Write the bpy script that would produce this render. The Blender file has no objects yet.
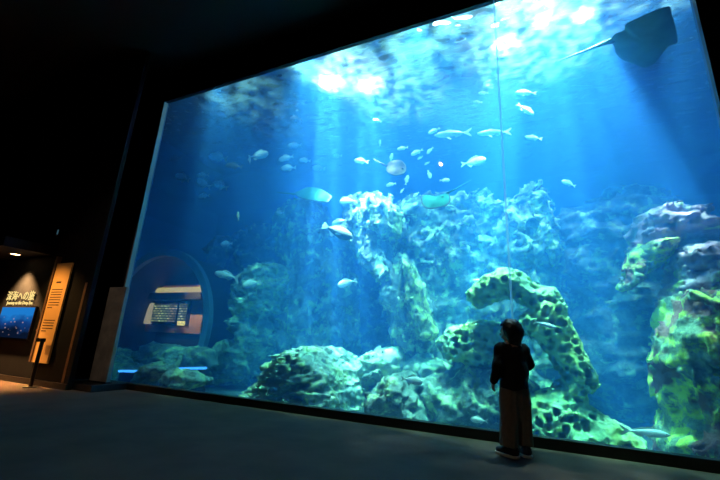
import bpy, bmesh, math, random
import numpy as np
from mathutils import Vector, Matrix
PI = math.pi
scene = bpy.context.scene
col = scene.collection

# ------------------------------------------------------------------ camera
F = 378.0
AX = np.array([.9103, -.0681, -.4086])     # world X in camera axes (right, down, forward)
AZ = np.array([.0482, -.9625, .2680])
AZ = AZ / np.linalg.norm(AZ)
AX = AX - AZ * AX.dot(AZ); AX /= np.linalg.norm(AX)
AY = np.cross(AZ, AX)
EYE = np.array([0, 0, .9])
M3 = np.array([AX, AY, AZ])
cam = bpy.data.cameras.new('camera'); cam.sensor_width = 36; cam.lens = 36 * F / 720
cam.clip_start = .05; cam.clip_end = 200
co = bpy.data.objects.new('camera', cam); col.objects.link(co)
R_, U_, B_ = M3 @ np.array([1, 0, 0]), M3 @ np.array([0, -1, 0]), M3 @ np.array([0, 0, -1])
co.matrix_world = Matrix(((R_[0], U_[0], B_[0], EYE[0]), (R_[1], U_[1], B_[1], EYE[1]), (R_[2], U_[2], B_[2], EYE[2]), (0, 0, 0, 1)))
scene.camera = co

def ray(px, py): return M3 @ np.array([px - 360, py - 240, F])
def P(px, py, Y):
    r = ray(px, py); return EYE + r * (Y / r[1])
def PZ(px, py, Z):
    r = ray(px, py); return EYE + r * ((Z - .9) / r[2])
def PN(px, py, c, n):
    r = ray(px, py); return EYE + r * ((np.array(c) - EYE).dot(n) / r.dot(n))

# ------------------------------------------------------------------ materials
def nt(name):
    m = bpy.data.materials.new(name); m.use_nodes = True
    t = m.node_tree; t.nodes.clear()
    o = t.nodes.new('ShaderNodeOutputMaterial')
    return m, t, o
def nd(t, ty, **k):
    n = t.nodes.new(ty)
    for a, b in k.items():
        if a in n.inputs: n.inputs[a].default_value = b
        else: setattr(n, a, b)
    return n
def simple(name, c, rough=.6, metal=0, noise=0, nscale=20, bump=0, c2=None, emit=None, es=0, spec=.5):
    m, t, o = nt(name)
    b = nd(t, 'ShaderNodeBsdfPrincipled', Roughness=rough, Metallic=metal)
    b.inputs['Specular IOR Level'].default_value = spec
    b.inputs['Base Color'].default_value = (*c, 1)
    tc = nd(t, 'ShaderNodeTexCoord')
    if noise or c2:
        n = nd(t, 'ShaderNodeTexNoise', Scale=nscale, Detail=5.0); t.links.new(tc.outputs['Object'], n.inputs['Vector'])
        r = nd(t, 'ShaderNodeValToRGB'); r.color_ramp.elements[0].position = .35; r.color_ramp.elements[1].position = .65
        a = c2 or tuple(x * (1 - noise) for x in c)
        r.color_ramp.elements[0].color = (*a, 1); r.color_ramp.elements[1].color = (*c, 1)
        t.links.new(n.outputs[0], r.inputs[0]); t.links.new(r.outputs[0], b.inputs['Base Color'])
        if bump:
            bp = nd(t, 'ShaderNodeBump', Strength=bump, Distance=.02); t.links.new(n.outputs[0], bp.inputs['Height']); t.links.new(bp.outputs[0], b.inputs['Normal'])
    if emit:
        b.inputs['Emission Color'].default_value = (*emit, 1); b.inputs['Emission Strength'].default_value = es
    t.links.new(b.outputs[0], o.inputs[0])
    return m

# ------------------------------------------------------------------ mesh helpers
def mesh_obj(name, v, f, mat=None, parent=None, smooth=False):
    me = bpy.data.meshes.new(name)
    me.from_pydata([tuple(map(float, p)) for p in v], [], [tuple(map(int, q)) for q in f]) if not isinstance(v, np.ndarray) else me.from_pydata(v.tolist(), [], f.tolist() if isinstance(f, np.ndarray) else f)
    me.update()
    if smooth: me.polygons.foreach_set('use_smooth', [True] * len(me.polygons))
    if mat: me.materials.append(mat)
    o = bpy.data.objects.new(name, me); col.objects.link(o)
    if parent: o.parent = parent
    return o
def bm_obj(name, bm, mat=None, parent=None, smooth=False):
    bmesh.ops.recalc_face_normals(bm, faces=bm.faces[:])
    me = bpy.data.meshes.new(name); bm.to_mesh(me); bm.free()
    if smooth: me.polygons.foreach_set('use_smooth', [True] * len(me.polygons))
    if mat: me.materials.append(mat)
    o = bpy.data.objects.new(name, me); col.objects.link(o)
    if parent: o.parent = parent
    return o
def add_box(bm, x0, x1, y0, y1, z0, z1, bev=0):
    g = bmesh.ops.create_cube(bm, size=1)
    for v in g['verts']:
        v.co = Vector(((x0 + x1) / 2 + v.co.x * (x1 - x0), (y0 + y1) / 2 + v.co.y * (y1 - y0), (z0 + z1) / 2 + v.co.z * (z1 - z0)))
    if bev:
        es = list({e for v in g['verts'] for e in v.link_edges})
        bmesh.ops.bevel(bm, geom=es, offset=bev, segments=2, affect='EDGES', profile=.7)
def box(name, x0, x1, y0, y1, z0, z1, mat, parent=None, bev=0, kind=None):
    bm = bmesh.new(); add_box(bm, x0, x1, y0, y1, z0, z1, bev)
    o = bm_obj(name, bm, mat, parent)
    if kind: o['kind'] = kind
    return o
def tube(bm, pts, rs, n=10, caps=True):
    pts = [Vector(p) for p in pts]; rings = []
    up = Vector((0, 0, 1))
    for i, p in enumerate(pts):
        d = (pts[min(i + 1, len(pts) - 1)] - pts[max(i - 1, 0)]).normalized()
        a = d.cross(up)
        if a.length < .05: a = d.cross(Vector((1, 0, 0)))
        a.normalize(); b = d.cross(a).normalized()
        r = rs[i] if hasattr(rs, '__len__') else rs
        rings.append([bm.verts.new(p + a * (r * math.cos(2 * PI * k / n)) + b * (r * math.sin(2 * PI * k / n))) for k in range(n)])
    for i in range(len(rings) - 1):
        for k in range(n):
            bm.faces.new((rings[i][k], rings[i][(k + 1) % n], rings[i + 1][(k + 1) % n], rings[i + 1][k]))
    if caps:
        bm.faces.new(rings[0][::-1]); bm.faces.new(rings[-1])
def tag(o, label, cat, group=None):
    o['label'] = label; o['category'] = cat
    if group: o['group'] = group
    return o
def empty(name, loc=(0, 0, 0)):
    o = bpy.data.objects.new(name, None); o.location = loc; o.empty_display_size = .1; col.objects.link(o); return o
def struct(o): o['kind'] = 'structure'; return o

# ------------------------------------------------------------------ noise (numpy)
_rs = np.random.RandomState(5)
_perm = np.concatenate([_rs.permutation(256)] * 3)
_g = _rs.normal(size=(256, 3)); _g /= np.linalg.norm(_g, axis=1)[:, None]
def perlin(p):
    p = np.asarray(p, float); i = np.floor(p).astype(int); f = p - i; i &= 255
    u = f * f * f * (f * (f * 6 - 15) + 10)
    def g(dx, dy, dz):
        h = _perm[_perm[_perm[(i[:, 0] + dx) & 255] + ((i[:, 1] + dy) & 255)] + ((i[:, 2] + dz) & 255)]
        G = _g[h]
        return G[:, 0] * (f[:, 0] - dx) + G[:, 1] * (f[:, 1] - dy) + G[:, 2] * (f[:, 2] - dz)
    def L(a, b, t): return a + (b - a) * t
    x, y, z = u[:, 0], u[:, 1], u[:, 2]
    return 1.6 * L(L(L(g(0,0,0), g(1,0,0), x), L(g(0,1,0), g(1,1,0), x), y), L(L(g(0,0,1), g(1,0,1), x), L(g(0,1,1), g(1,1,1), x), y), z)
def fbm(p, o=4, ridge=False):
    s = 0; a = 1; t = 0
    for k in range(o):
        n = perlin(p * 2 ** k + k * 17.3)
        if ridge: n = 1 - 2 * np.abs(n) * 1.4
        s = s + a * n; t += a; a *= .5
    return s / t
def cell(p):
    """distance to nearest jittered point (F1)"""
    i = np.floor(p).astype(int); best = np.full(len(p), 9.)
    for dx in (-1, 0, 1):
        for dy in (-1, 0, 1):
            for dz in (-1, 0, 1):
                c = i + np.array([dx, dy, dz])
                h = _perm[_perm[_perm[c[:, 0] & 255] + (c[:, 1] & 255)] + (c[:, 2] & 255)]
                j = c + .5 + .38 * _g[h]
                best = np.minimum(best, ((p - j) ** 2).sum(1))
    return np.sqrt(best)

def surface_nets(val, org, h):
    """val>0 inside; returns verts, quads"""
    nx, ny, nz = val.shape
    S = val > 0
    c = [S[a:nx-1+a, b:ny-1+b, d:nz-1+d] for a in (0,1) for b in (0,1) for d in (0,1)]
    n_in = sum(x.astype(int) for x in c)
    act = (n_in > 0) & (n_in < 8)
    idx = -np.ones(act.shape, int); I = np.argwhere(act); idx[act] = np.arange(len(I))
    acc = np.zeros((len(I), 3)); cnt = np.zeros(len(I))
    cor = [(a, b, d) for a in (0,1) for b in (0,1) for d in (0,1)]
    for p in cor:
        for ax in range(3):
            if p[ax] == 0:
                q = list(p); q[ax] = 1
                va = val[I[:,0]+p[0], I[:,1]+p[1], I[:,2]+p[2]]; vb = val[I[:,0]+q[0], I[:,1]+q[1], I[:,2]+q[2]]
                m = (va > 0) != (vb > 0)
                t = np.where(m, va / np.where(m, va - vb, 1), 0)
                pos = np.tile(np.array(p, float), (len(I), 1)); pos[:, ax] = t
                acc += pos * m[:, None]; cnt += m
    V = (I + acc / cnt[:, None]) * h + org
    Fs = []
    for ax in range(3):
        sl = [slice(None)] * 3; s2 = [slice(None)] * 3
        sl[ax] = slice(0, val.shape[ax] - 1); s2[ax] = slice(1, val.shape[ax])
        cr = S[tuple(sl)] != S[tuple(s2)]
        E = np.argwhere(cr)
        b, d = [a for a in range(3) if a != ax]
        ok = (E[:, b] > 0) & (E[:, d] > 0) & (E[:, b] < val.shape[b] - 1) & (E[:, d] < val.shape[d] - 1)
        E = E[ok]
        def id_(ob, od):
            q = E.copy(); q[:, b] -= ob; q[:, d] -= od
            return idx[q[:, 0], q[:, 1], q[:, 2]]
        quad = np.stack([id_(1, 1), id_(0, 1), id_(0, 0), id_(1, 0)], 1)
        inside = S[E[:, 0], E[:, 1], E[:, 2]]
        flip = inside if ax != 1 else ~inside
        quad[~flip] = quad[~flip][:, ::-1]
        Fs.append(quad)
    return V, np.concatenate(Fs)

def sdf_poly(pts, x, z):
    """signed distance, positive inside"""
    n = len(pts); d = np.full(x.shape, 1e9); ins = np.zeros(x.shape, bool)
    for i in range(n):
        ax, az = pts[i]; bx, bz = pts[(i + 1) % n]
        ex, ez = bx - ax, bz - az
        t = np.clip(((x - ax) * ex + (z - az) * ez) / (ex * ex + ez * ez + 1e-12), 0, 1)
        d = np.minimum(d, np.hypot(x - ax - t * ex, z - az - t * ez))
        cond = ((az > z) != (bz > z)) & (x < (bx - ax) * (z - az) / (bz - az + 1e-12) + ax)
        ins ^= cond
    return np.where(ins, d, -d)

HS = 1.0
def rock(name, outs, Y, T, R, mat, h=.05, amp=.2, freq=(1, 1, 1), seed=0, pits=0, pscale=5, ridge=.6, holes=(), lean=0, warp=.12, fine=.03):
    """outs: list of pixel outlines (each may carry its own depth and thickness), grown into a solid"""
    h = h * HS
    polys = []
    for o in outs:
        if isinstance(o, dict): pp, yy, tt, rr = o['p'], o.get('Y', Y), o.get('T', T), o.get('R', R)
        else: pp, yy, tt, rr = o, Y, T, R
        w = [P(a, b, yy) for a, b in pp]
        polys.append(([(q[0], q[2]) for q in w], yy, tt, rr))
    hp = []
    for pp in holes: hp.append([(q[0], q[2]) for q in (P(a, b, Y) for a, b in pp)])
    allx = [a for q in polys for a, _ in q[0]]; allz = [b for q in polys for _, b in q[0]]
    m = max(.25, amp * 1.2)
    x0, x1 = min(allx) - m, max(allx) + m; z0, z1 = max(-.3, min(allz) - m), max(allz) + m
    y0 = min(q[1] - q[2] for q in polys) - m; y1 = max(q[1] + q[2] for q in polys) + m
    y0 = max(y0, 4.80)
    nx, ny, nz = [int((b - a) / h) + 3 for a, b in ((x0, x1), (y0, y1), (z0, z1))]
    X, Yg, Z = np.meshgrid(x0 + np.arange(nx) * h, y0 + np.arange(ny) * h, z0 + np.arange(nz) * h, indexing='ij')
    sh = X.shape; p = np.stack([X.ravel(), Yg.ravel(), Z.ravel()], 1)
    pw = np.array([[xi, 0, zi] for xi in x0 + np.arange(nx) * h for zi in z0 + np.arange(nz) * h])
    wx = (fbm(pw * .9 + seed + 40, 2) * warp + fbm(pw * 3.1 + seed, 2) * warp * .5).reshape(nx, 1, nz); wzz = (fbm(pw * .9 + seed + 80, 2) * warp + fbm(pw * 3.1 + seed + 20, 2) * warp * .5).reshape(nx, 1, nz)
    q = np.stack([(X + wx).ravel(), Yg.ravel(), (Z + wzz).ravel()], 1)
    f = np.full(len(p), -9.)
    for (pl, yy, tt, rr) in polys:
        d = (sdf_poly(pl, (X[:, :1] + wx).ravel(), (Z[:, :1] + wzz).ravel()).reshape(nx, 1, nz) + np.zeros((1, ny, 1))).ravel()
        u = np.clip(1 - d / rr, 0, None)
        g = (1 - np.sqrt(u * u + ((q[:, 1] - yy - lean * (q[:, 2] - 1.5)) / tt) ** 2)) * min(rr, tt)
        k = .08; hh = np.clip(.5 + .5 * (f - g) / k, 0, 1); f = g * (1 - hh) + f * hh + k * hh * (1 - hh)
    for pl in hp:
        d = sdf_poly(pl, q[:, 0], q[:, 2]); f = np.minimum(f, -d)
    nb = np.abs(f) < amp * 1.6 + .1
    pn = p[nb] * np.array(freq) + seed * 3.7
    pn = pn + .25 * np.stack([fbm(pn * 1.1 + 60, 2), fbm(pn * 1.1 + 70, 2), fbm(pn * 1.1 + 90, 2)], 1)
    a = fbm(pn, 3); b = .6 * fbm(pn * 1.6 + 9, 5, True) + .4 * fbm(pn * 4.3 + 2, 4, True)
    c = cell(pn * 1.7 + 5)
    f[nb] += amp * ((1 - ridge) * a * 1.3 + ridge * (b - .25) - .5 * (c - .45)) + fine * fbm(p[nb] * np.array(freq) * 6 + seed, 2, True)
    if pits:
        nb2 = np.abs(f) < pits * 1.5 + h
        c = cell(p[nb2] * np.array([1, .3, 1]) * pscale + seed)
        tt_ = np.clip((.47 - c) / .13, 0, 1); f[nb2] -= pits * tt_ * tt_ * (3 - 2 * tt_) - .025
    f = f.reshape(sh)
    f[0] = f[-1] = -1; f[:, 0] = f[:, -1] = -1; f[:, :, 0] = f[:, :, -1] = -1
    V, Q = surface_nets(f, np.array([x0, y0, z0]), h)
    # keep the largest shells only
    par = np.arange(len(V))
    e = np.concatenate([Q[:, [0, 1]], Q[:, [1, 2]], Q[:, [2, 3]]])
    for _ in range(200):
        m_ = np.minimum(par[e[:, 0]], par[e[:, 1]]); old = par.copy()
        np.minimum.at(par, e[:, 0], m_); np.minimum.at(par, e[:, 1], m_); par = par[par]
        if (par == old).all(): break
    ids, cnts = np.unique(par, return_counts=True)
    keep = np.isin(par, ids[cnts >= .1 * cnts.max()])
    new = np.cumsum(keep) - 1; Q = new[Q[keep[Q].all(1)]]; V = V[keep]
    o = mesh_obj(name, V, Q, mat, smooth=True)
    return o
# ================================================================== THE ROOM
M = {}
M['wall'] = simple('dark_painted_wall', (.007, .008, .010), .8, noise=.3, nscale=6, bump=.2, spec=.12)
M['navy'] = simple('navy_recess_paint', (.010, .014, .018), .5, noise=.2, nscale=5, bump=.1)
M['black'] = simple('black_paint', (.008, .008, .009), .6, noise=.2, nscale=9)
M['floor'] = simple('grey_carpet', (.11, .066, .040), .95, c2=(.066, .042, .026), nscale=2.2, bump=.3)
M['kerb'] = simple('black_rubber_kerb', (.012, .012, .013), .5, noise=.3, nscale=15)
M['slab'] = simple('weathered_grey_panel', (.50, .42, .35), .7, c2=(.30, .26, .22), nscale=4, bump=.4)
M['edge'] = simple('pale_acrylic_edge', (.40, .38, .36), .35)
M['brown'] = simple('brown_wood_and_warm_edge', (.16, .08, .035), .6, noise=.3, nscale=8)
M['bmetal'] = simple('black_powdercoat', (.012, .012, .014), .35, metal=.3)

GX0, GX1, GZ0, GZ1, GY = -6.95, 1.9, .1, 5.75, 4.6
WT = .07
# floor slightly uneven in tone is in the material
struct(box('floor', -13, 5, -5, GY + .07, -.2, 0, M['floor']))
struct(box('ceiling', -13, 5, -5, GY + .07, 6.4, 6.6, M['black']))
struct(box('wall_right', 5, 5.2, -5, GY + .07, 0, 6.4, M['black']))
struct(box('wall_left', -13.2, -13, -5, GY + .07, 0, 6.4, M['black']))
struct(box('wall_back', -13, 5, -5.2, -5, 0, 6.4, M['black']))
bm = bmesh.new()
add_box(bm, -8.6, GX0 - .035, GY, GY + WT, .1, 6.4)
add_box(bm, GX0 - .035, GX1, GY, GY + WT, GZ1, 6.4)
add_box(bm, GX1, 5, GY, GY + WT, 0, 6.4)
struct(bm_obj('wall_front', bm, M['navy']))
struct(box('trim_1', GX0 - .035, GX0, GY - .012, GY + WT, GZ0, GZ1, M['edge']))
struct(box('trim_2', GX0, GX1, GY - .04, GY + WT, 0, GZ0, M['kerb']))
# left block with alcove canopy
struct(box('wall_alcove', -13, -6.9, 3.9, 3.96, 0, 6.4, M['wall']))
struct(box('trim_3', -6.9, -6.75, 3.885, 3.96, 0, 6.4, M['wall']))
# kerb step in front of the recess
struct(box('trim_4', -7.2, GX0 + .65, 3.98, GY - .041, 0, .1, M['kerb'], bev=.01))

# acrylic window, two panes with a bonded joint
m, t, o = nt('clear_acrylic')
tr = nd(t, 'ShaderNodeBsdfTransparent', Color=(.97, .99, 1, 1)); gl = nd(t, 'ShaderNodeBsdfGlossy', Roughness=.02, Color=(1, 1, 1, 1))
fr = nd(t, 'ShaderNodeMath', operation='POWER'); lw = nd(t, 'ShaderNodeLayerWeight', Blend=.5); mr = nd(t, 'ShaderNodeMath', operation='MULTIPLY_ADD')
t.links.new(lw.outputs['Facing'], fr.inputs[0]); fr.inputs[1].default_value = 4; t.links.new(fr.outputs[0], mr.inputs[0]); mr.inputs[1].default_value = .3; mr.inputs[2].default_value = .015
mx = nd(t, 'ShaderNodeMixShader')
t.links.new(mr.outputs[0], mx.inputs[0]); t.links.new(tr.outputs[0], mx.inputs[1]); t.links.new(gl.outputs[0], mx.inputs[2]); t.links.new(mx.outputs[0], o.inputs[0])
M['acrylic'] = m
m, t, o = nt('bonded_seam')
tr = nd(t, 'ShaderNodeBsdfTransparent', Color=(.9, .95, 1, 1)); gl = nd(t, 'ShaderNodeBsdfDiffuse', Color=(.8, .85, .9, 1)); tl = nd(t, 'ShaderNodeBsdfTranslucent', Color=(.8, .88, .95, 1))
m1 = nd(t, 'ShaderNodeMixShader', Fac=.7); mx = nd(t, 'ShaderNodeMixShader', Fac=.38)
t.links.new(gl.outputs[0], m1.inputs[1]); t.links.new(tl.outputs[0], m1.inputs[2])
t.links.new(tr.outputs[0], mx.inputs[1]); t.links.new(m1.outputs[0], mx.inputs[2]); t.links.new(mx.outputs[0], o.inputs[0])
M['seam'] = m
SX = -.235
w1 = struct(box('window_1', GX0, SX - .012, GY + .008, GY + WT - .008, GZ0, GZ1, M['acrylic']))
w2 = struct(box('window_2', SX + .012, GX1, GY + .008, GY + WT - .008, GZ0, GZ1, M['acrylic']))
struct(box('trim_5', SX - .012, SX + .012, GY + .008, GY + WT - .008, GZ0, GZ1, M['seam']))

# ================================================================== THE TANK
TX0, TX1, TY0, TY1, TZ0, SZ = -17, 10, GY + .12, 16, -.3, 6.5
m, t, o = nt('sea_water')
sc_ = nd(t, 'ShaderNodeVolumeScatter', Color=(.07, .355, 1.0, 1), Density=.118, Anisotropy=.15)
ab = nd(t, 'ShaderNodeVolumeAbsorption', Color=(.12, .72, .95, 1), Density=.27)
ad = nd(t, 'ShaderNodeAddShader'); t.links.new(sc_.outputs[0], ad.inputs[0]); t.links.new(ab.outputs[0], ad.inputs[1]); t.links.new(ad.outputs[0], o.inputs['Volume'])
M['water'] = m
wt = struct(box('water', TX0 + .01, TX1 - .01, GY + WT + .002, TY1 - .01, TZ0 + .01, SZ - .1, M['water']))
M['tank'] = simple('tank_wall_paint', (.05, .16, .32), .8, noise=.2, nscale=1)
M['seabed'] = simple('sandy_tank_bed', (.22, .22, .18), .9, c2=(.10, .11, .09), nscale=3, bump=.5)
struct(box('wall_tank_back', TX0, TX1, TY1, TY1 + .2, TZ0, 8, M['tank']))
struct(box('wall_tank_left', TX0 - .2, TX0, TY0, TY1, TZ0, 8, M['tank']))
struct(box('wall_tank_right', TX1, TX1 + .2, TY0, TY1, TZ0, 8, M['tank']))
bm = bmesh.new()
add_box(bm, TX0, GX0 - .04, TY0 - .05, TY0, TZ0, 8); add_box(bm, GX1, TX1, TY0 - .05, TY0, TZ0, 8)
add_box(bm, GX0 - .04, GX1, TY0 - .05, TY0, 6.41, 8); add_box(bm, GX0 - .04, GX1, TY0 - .05, TY0, TZ0, .08)
struct(bm_obj('wall_tank_front', bm, M['tank']))
bpy.data.objects['wall_front'].location.y = -.0
struct(box('floor_tank', TX0, TX1, TY0, TY1, TZ0 - .2, TZ0, M['seabed']))
# the rippled surface of the water, a thin sheet of waves
gx = np.arange(TX0, TX1 + .01, .05); gy = np.arange(TY0, TY1 + .01, .04)
XX, YY = np.meshgrid(gx, gy, indexing='ij')
pp = np.stack([XX.ravel(), YY.ravel(), np.zeros(XX.size)], 1)
wz = .06 * fbm(pp * np.array([1.0, 2.0, 1]) + 3, 3) + .04 * fbm(pp * np.array([2.6, 5.5, 1]) + 31, 3, True)
nx, ny = XX.shape
V = np.stack([XX.ravel(), YY.ravel(), SZ + wz], 1)
ii = (np.arange(nx - 1)[:, None] * ny + np.arange(ny - 1)[None]).ravel()
Q = np.stack([ii, ii + ny, ii + ny + 1, ii + 1], 1)
m, t, o = nt('rippled_water_surface')
tr = nd(t, 'ShaderNodeBsdfTransparent', Color=(.95, .98, 1, 1))
rf = nd(t, 'ShaderNodeBsdfGlass', Roughness=.04, IOR=1.33, Color=(.75, .85, .9, 1))
tl = nd(t, 'ShaderNodeBsdfTranslucent', Color=(.55, .8, .9, 1))
mx = nd(t, 'ShaderNodeMixShader', Fac=.76); m2 = nd(t, 'ShaderNodeMixShader', Fac=.03)
t.links.new(rf.outputs[0], m2.inputs[1]); t.links.new(tl.outputs[0], m2.inputs[2])
t.links.new(tr.outputs[0], mx.inputs[1]); t.links.new(m2.outputs[0], mx.inputs[2]); t.links.new(mx.outputs[0], o.inputs[0])
M['surf'] = m
struct(mesh_obj('water_surface', V, Q, M['surf'], smooth=True))

# ------------------------------------------------------------------ tank lights
def spot(name, loc, tgt, power, color, angle, blend=.6, size=.1, gobo=None):
    l = bpy.data.lights.new(name, 'SPOT'); l.energy = power; l.color = color
    l.spot_size = math.radians(angle); l.spot_blend = blend; l.shadow_soft_size = size
    ob = bpy.data.objects.new(name, l); col.objects.link(ob); ob.location = loc
    ob.rotation_euler = (Vector(tgt) - Vector(loc)).to_track_quat('-Z', 'Y').to_euler()
    if gobo:
        l.use_nodes = True; t = l.node_tree; em = t.nodes['Emission']
        tc = nd(t, 'ShaderNodeTexCoord')
        sp = nd(t, 'ShaderNodeSeparateXYZ'); t.links.new(tc.outputs['Normal'], sp.inputs[0])
        dx = nd(t, 'ShaderNodeMath', operation='DIVIDE'); dy = nd(t, 'ShaderNodeMath', operation='DIVIDE')
        t.links.new(sp.outputs[0], dx.inputs[0]); t.links.new(sp.outputs[2], dx.inputs[1])
        t.links.new(sp.outputs[1], dy.inputs[0]); t.links.new(sp.outputs[2], dy.inputs[1])
        cb = nd(t, 'ShaderNodeCombineXYZ'); t.links.new(dx.outputs[0], cb.inputs[0]); t.links.new(dy.outputs[0], cb.inputs[1])
        n = nd(t, 'ShaderNodeTexNoise', Scale=gobo, Detail=2.0); t.links.new(cb.outputs[0], n.inputs['Vector'])
        mr = nd(t, 'ShaderNodeMapRange'); mr.inputs['From Min'].default_value = .42; mr.inputs['From Max'].default_value = .66
        mr.inputs['To Min'].default_value = .12; mr.inputs['To Max'].default_value = 2.6
        t.links.new(n.outputs[0], mr.inputs[0]); t.links.new(mr.outputs[0], em.inputs['Strength'])
    return ob
LW = 2.0
spot('metal_halide_lamp', (-3.5, 5.7, 9.6), (-3.0, 7.0, 0), 12000 * LW, (.85, .97, 1), 34, 1, .05, 18)
spot('beam_lamp', (-3.9, 5.8, 9.6), (-3.7, 6.9, 0), 60000 * LW, (.92, .97, 1), 15, 1, .05, 22)
spot('beam_lamp', (-3.2, 6.2, 9.6), (-2.7, 7.3, 0), 60000 * LW, (.92, .97, 1), 15, 1, .05, 22)
spot('beam_lamp', (.2, 6.0, 9.6), (-.9, 7.2, 0), 46000 * LW, (.9, .97, 1), 12, 1, .05, 26)
spot('beam_lamp', (.4, 6.0, 9.6), (2.6, 6.6, 0), 46000 * LW, (.9, .97, 1), 8, 1, .05, 26)
spot('beam_lamp', (.3, 5.8, 9.6), (.9, 6.6, 0), 36000 * LW, (.9, .97, 1), 9, 1, .05, 26)
spot('metal_halide_lamp', (-2.9, 6.4, 9.6), (-2.0, 8.4, 0), 6000 * LW, (.7, .92, 1), 50, 1, .05, 13)
spot('metal_halide_lamp', (.3, 6.0, 9.6), (.5, 7.4, 0), 11000 * LW, (.8, .95, 1), 56, 1, .05, 16)
spot('metal_halide_lamp', (2.6, 5.6, 9.6), (1.9, 6.5, 0), 8500 * LW, (.75, 1, .85), 34, .9, .05, 9)
spot('metal_halide_lamp', (-6.0, 7.0, 9.6), (-5.0, 7.6, 0), 350 * LW, (.7, .92, 1), 44, .8, .05, 9)
spot('front_rock_lamp', (-3.4, 4.9, 10.3), (-3.8, 6.6, .3), 12000 * LW, (.5, 1, .80), 34, 1, .06, 9)
spot('front_rock_lamp', (-1.4, 4.9, 10.3), (-1.6, 7.1, .6), 11000 * LW, (.5, 1, .80), 40, 1, .06, 9)
spot('front_rock_lamp', (.6, 4.9, 10.3), (.35, 6.4, .5), 24000 * LW, (.5, 1, .74), 34, 1, .06, 9)
spot('front_rock_lamp', (-6.0, 4.9, 10.3), (-6.2, 7.0, .3), 3000 * LW, (.5, 1, .85), 40, 1, .06, 9)
spot('underwater_fill', (-3.6, 4.88, 6.3), (-3.9, 7.4, .6), 520 * LW, (.5, 1, .80), 72, 1, .05, 5)  # four added spots, hidden behind the header, brighten the lower rocks
spot('underwater_fill', (-1.5, 4.88, 6.3), (-1.6, 7.6, .8), 520 * LW, (.5, 1, .80), 74, 1, .05, 5)
spot('underwater_fill', (.6, 4.88, 6.3), (.35, 7.2, .6), 900 * LW, (.5, 1, .72), 68, 1, .05, 5)
spot('underwater_fill', (-5.9, 4.88, 6.3), (-6.2, 7.6, .3), 170 * LW, (.5, 1, .85), 72, 1, .05, 5)
spot('tank_haze_fill', (-1.2, 8.2, 9.6), (-.8, 8.4, 0), 3500 * LW, (.45, .92, 1), 52, 1, .1)  # added wide fill that lifts the haze in the middle water
spot('blue_back_lamp', (-7.6, 11.5, 9.6), (-7.4, 11.8, 0), 4500 * LW, (.10, .25, 1), 50, 1, .1)
def area(name, loc, tgt, sx, sy, power, color):
    l = bpy.data.lights.new(name, 'AREA'); l.shape = 'RECTANGLE'; l.size = sx; l.size_y = sy; l.energy = power; l.color = color
    ob = bpy.data.objects.new(name, l); col.objects.link(ob); ob.location = loc
    ob.rotation_euler = (Vector(tgt) - Vector(loc)).to_track_quat('-Z', 'Y').to_euler(); return ob
M['tceil'] = simple('white_tank_hall_ceiling', (.7, .75, .8), .8)
struct(box('ceiling_tank', TX0, TX1, TY0, TY1, 10.6, 10.8, M['tceil']))
area('tank_ambient_fill', (-1.2, 9.5, 10.2), (-1.2, 9.5, 0), 4, 3, 250 * LW, (.7, .9, 1))  # added ambient fill over the whole tank, no actual skylight
# room light: weak warm lamp behind the viewer
spot('gallery_spot', (-2.23, -.8, 6.13), (-.8, 4, 0), 60, (1, .74, .50), 70, 1, .03)

spot('gallery_spot', (-5.2, .8, 6.2), (-6.4, 4.2, .6), 130, (1, .80, .62), 44, 1, .03)  # added unseen fill aimed at the grey slab
w = bpy.data.worlds.new('world'); scene.world = w; w.use_nodes = True
w.node_tree.nodes['Background'].inputs[0].default_value = (0, 0, 0, 1)
scene.view_settings.view_transform = 'Standard'; scene.view_settings.look = 'None'
scene.view_settings.exposure = 0; scene.view_settings.gamma = 1
scene.cycles.use_denoising = True
scene.cycles.max_bounces = 8; scene.cycles.volume_bounces = 2; scene.cycles.transparent_max_bounces = 12
scene.cycles.diffuse_bounces = 2; scene.cycles.glossy_bounces = 3; scene.cycles.transmission_bounces = 4
scene.cycles.caustics_refractive = False; scene.cycles.caustics_reflective = False
scene.cycles.sample_clamp_indirect = 6
scene.cycles.use_light_tree = True
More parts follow.
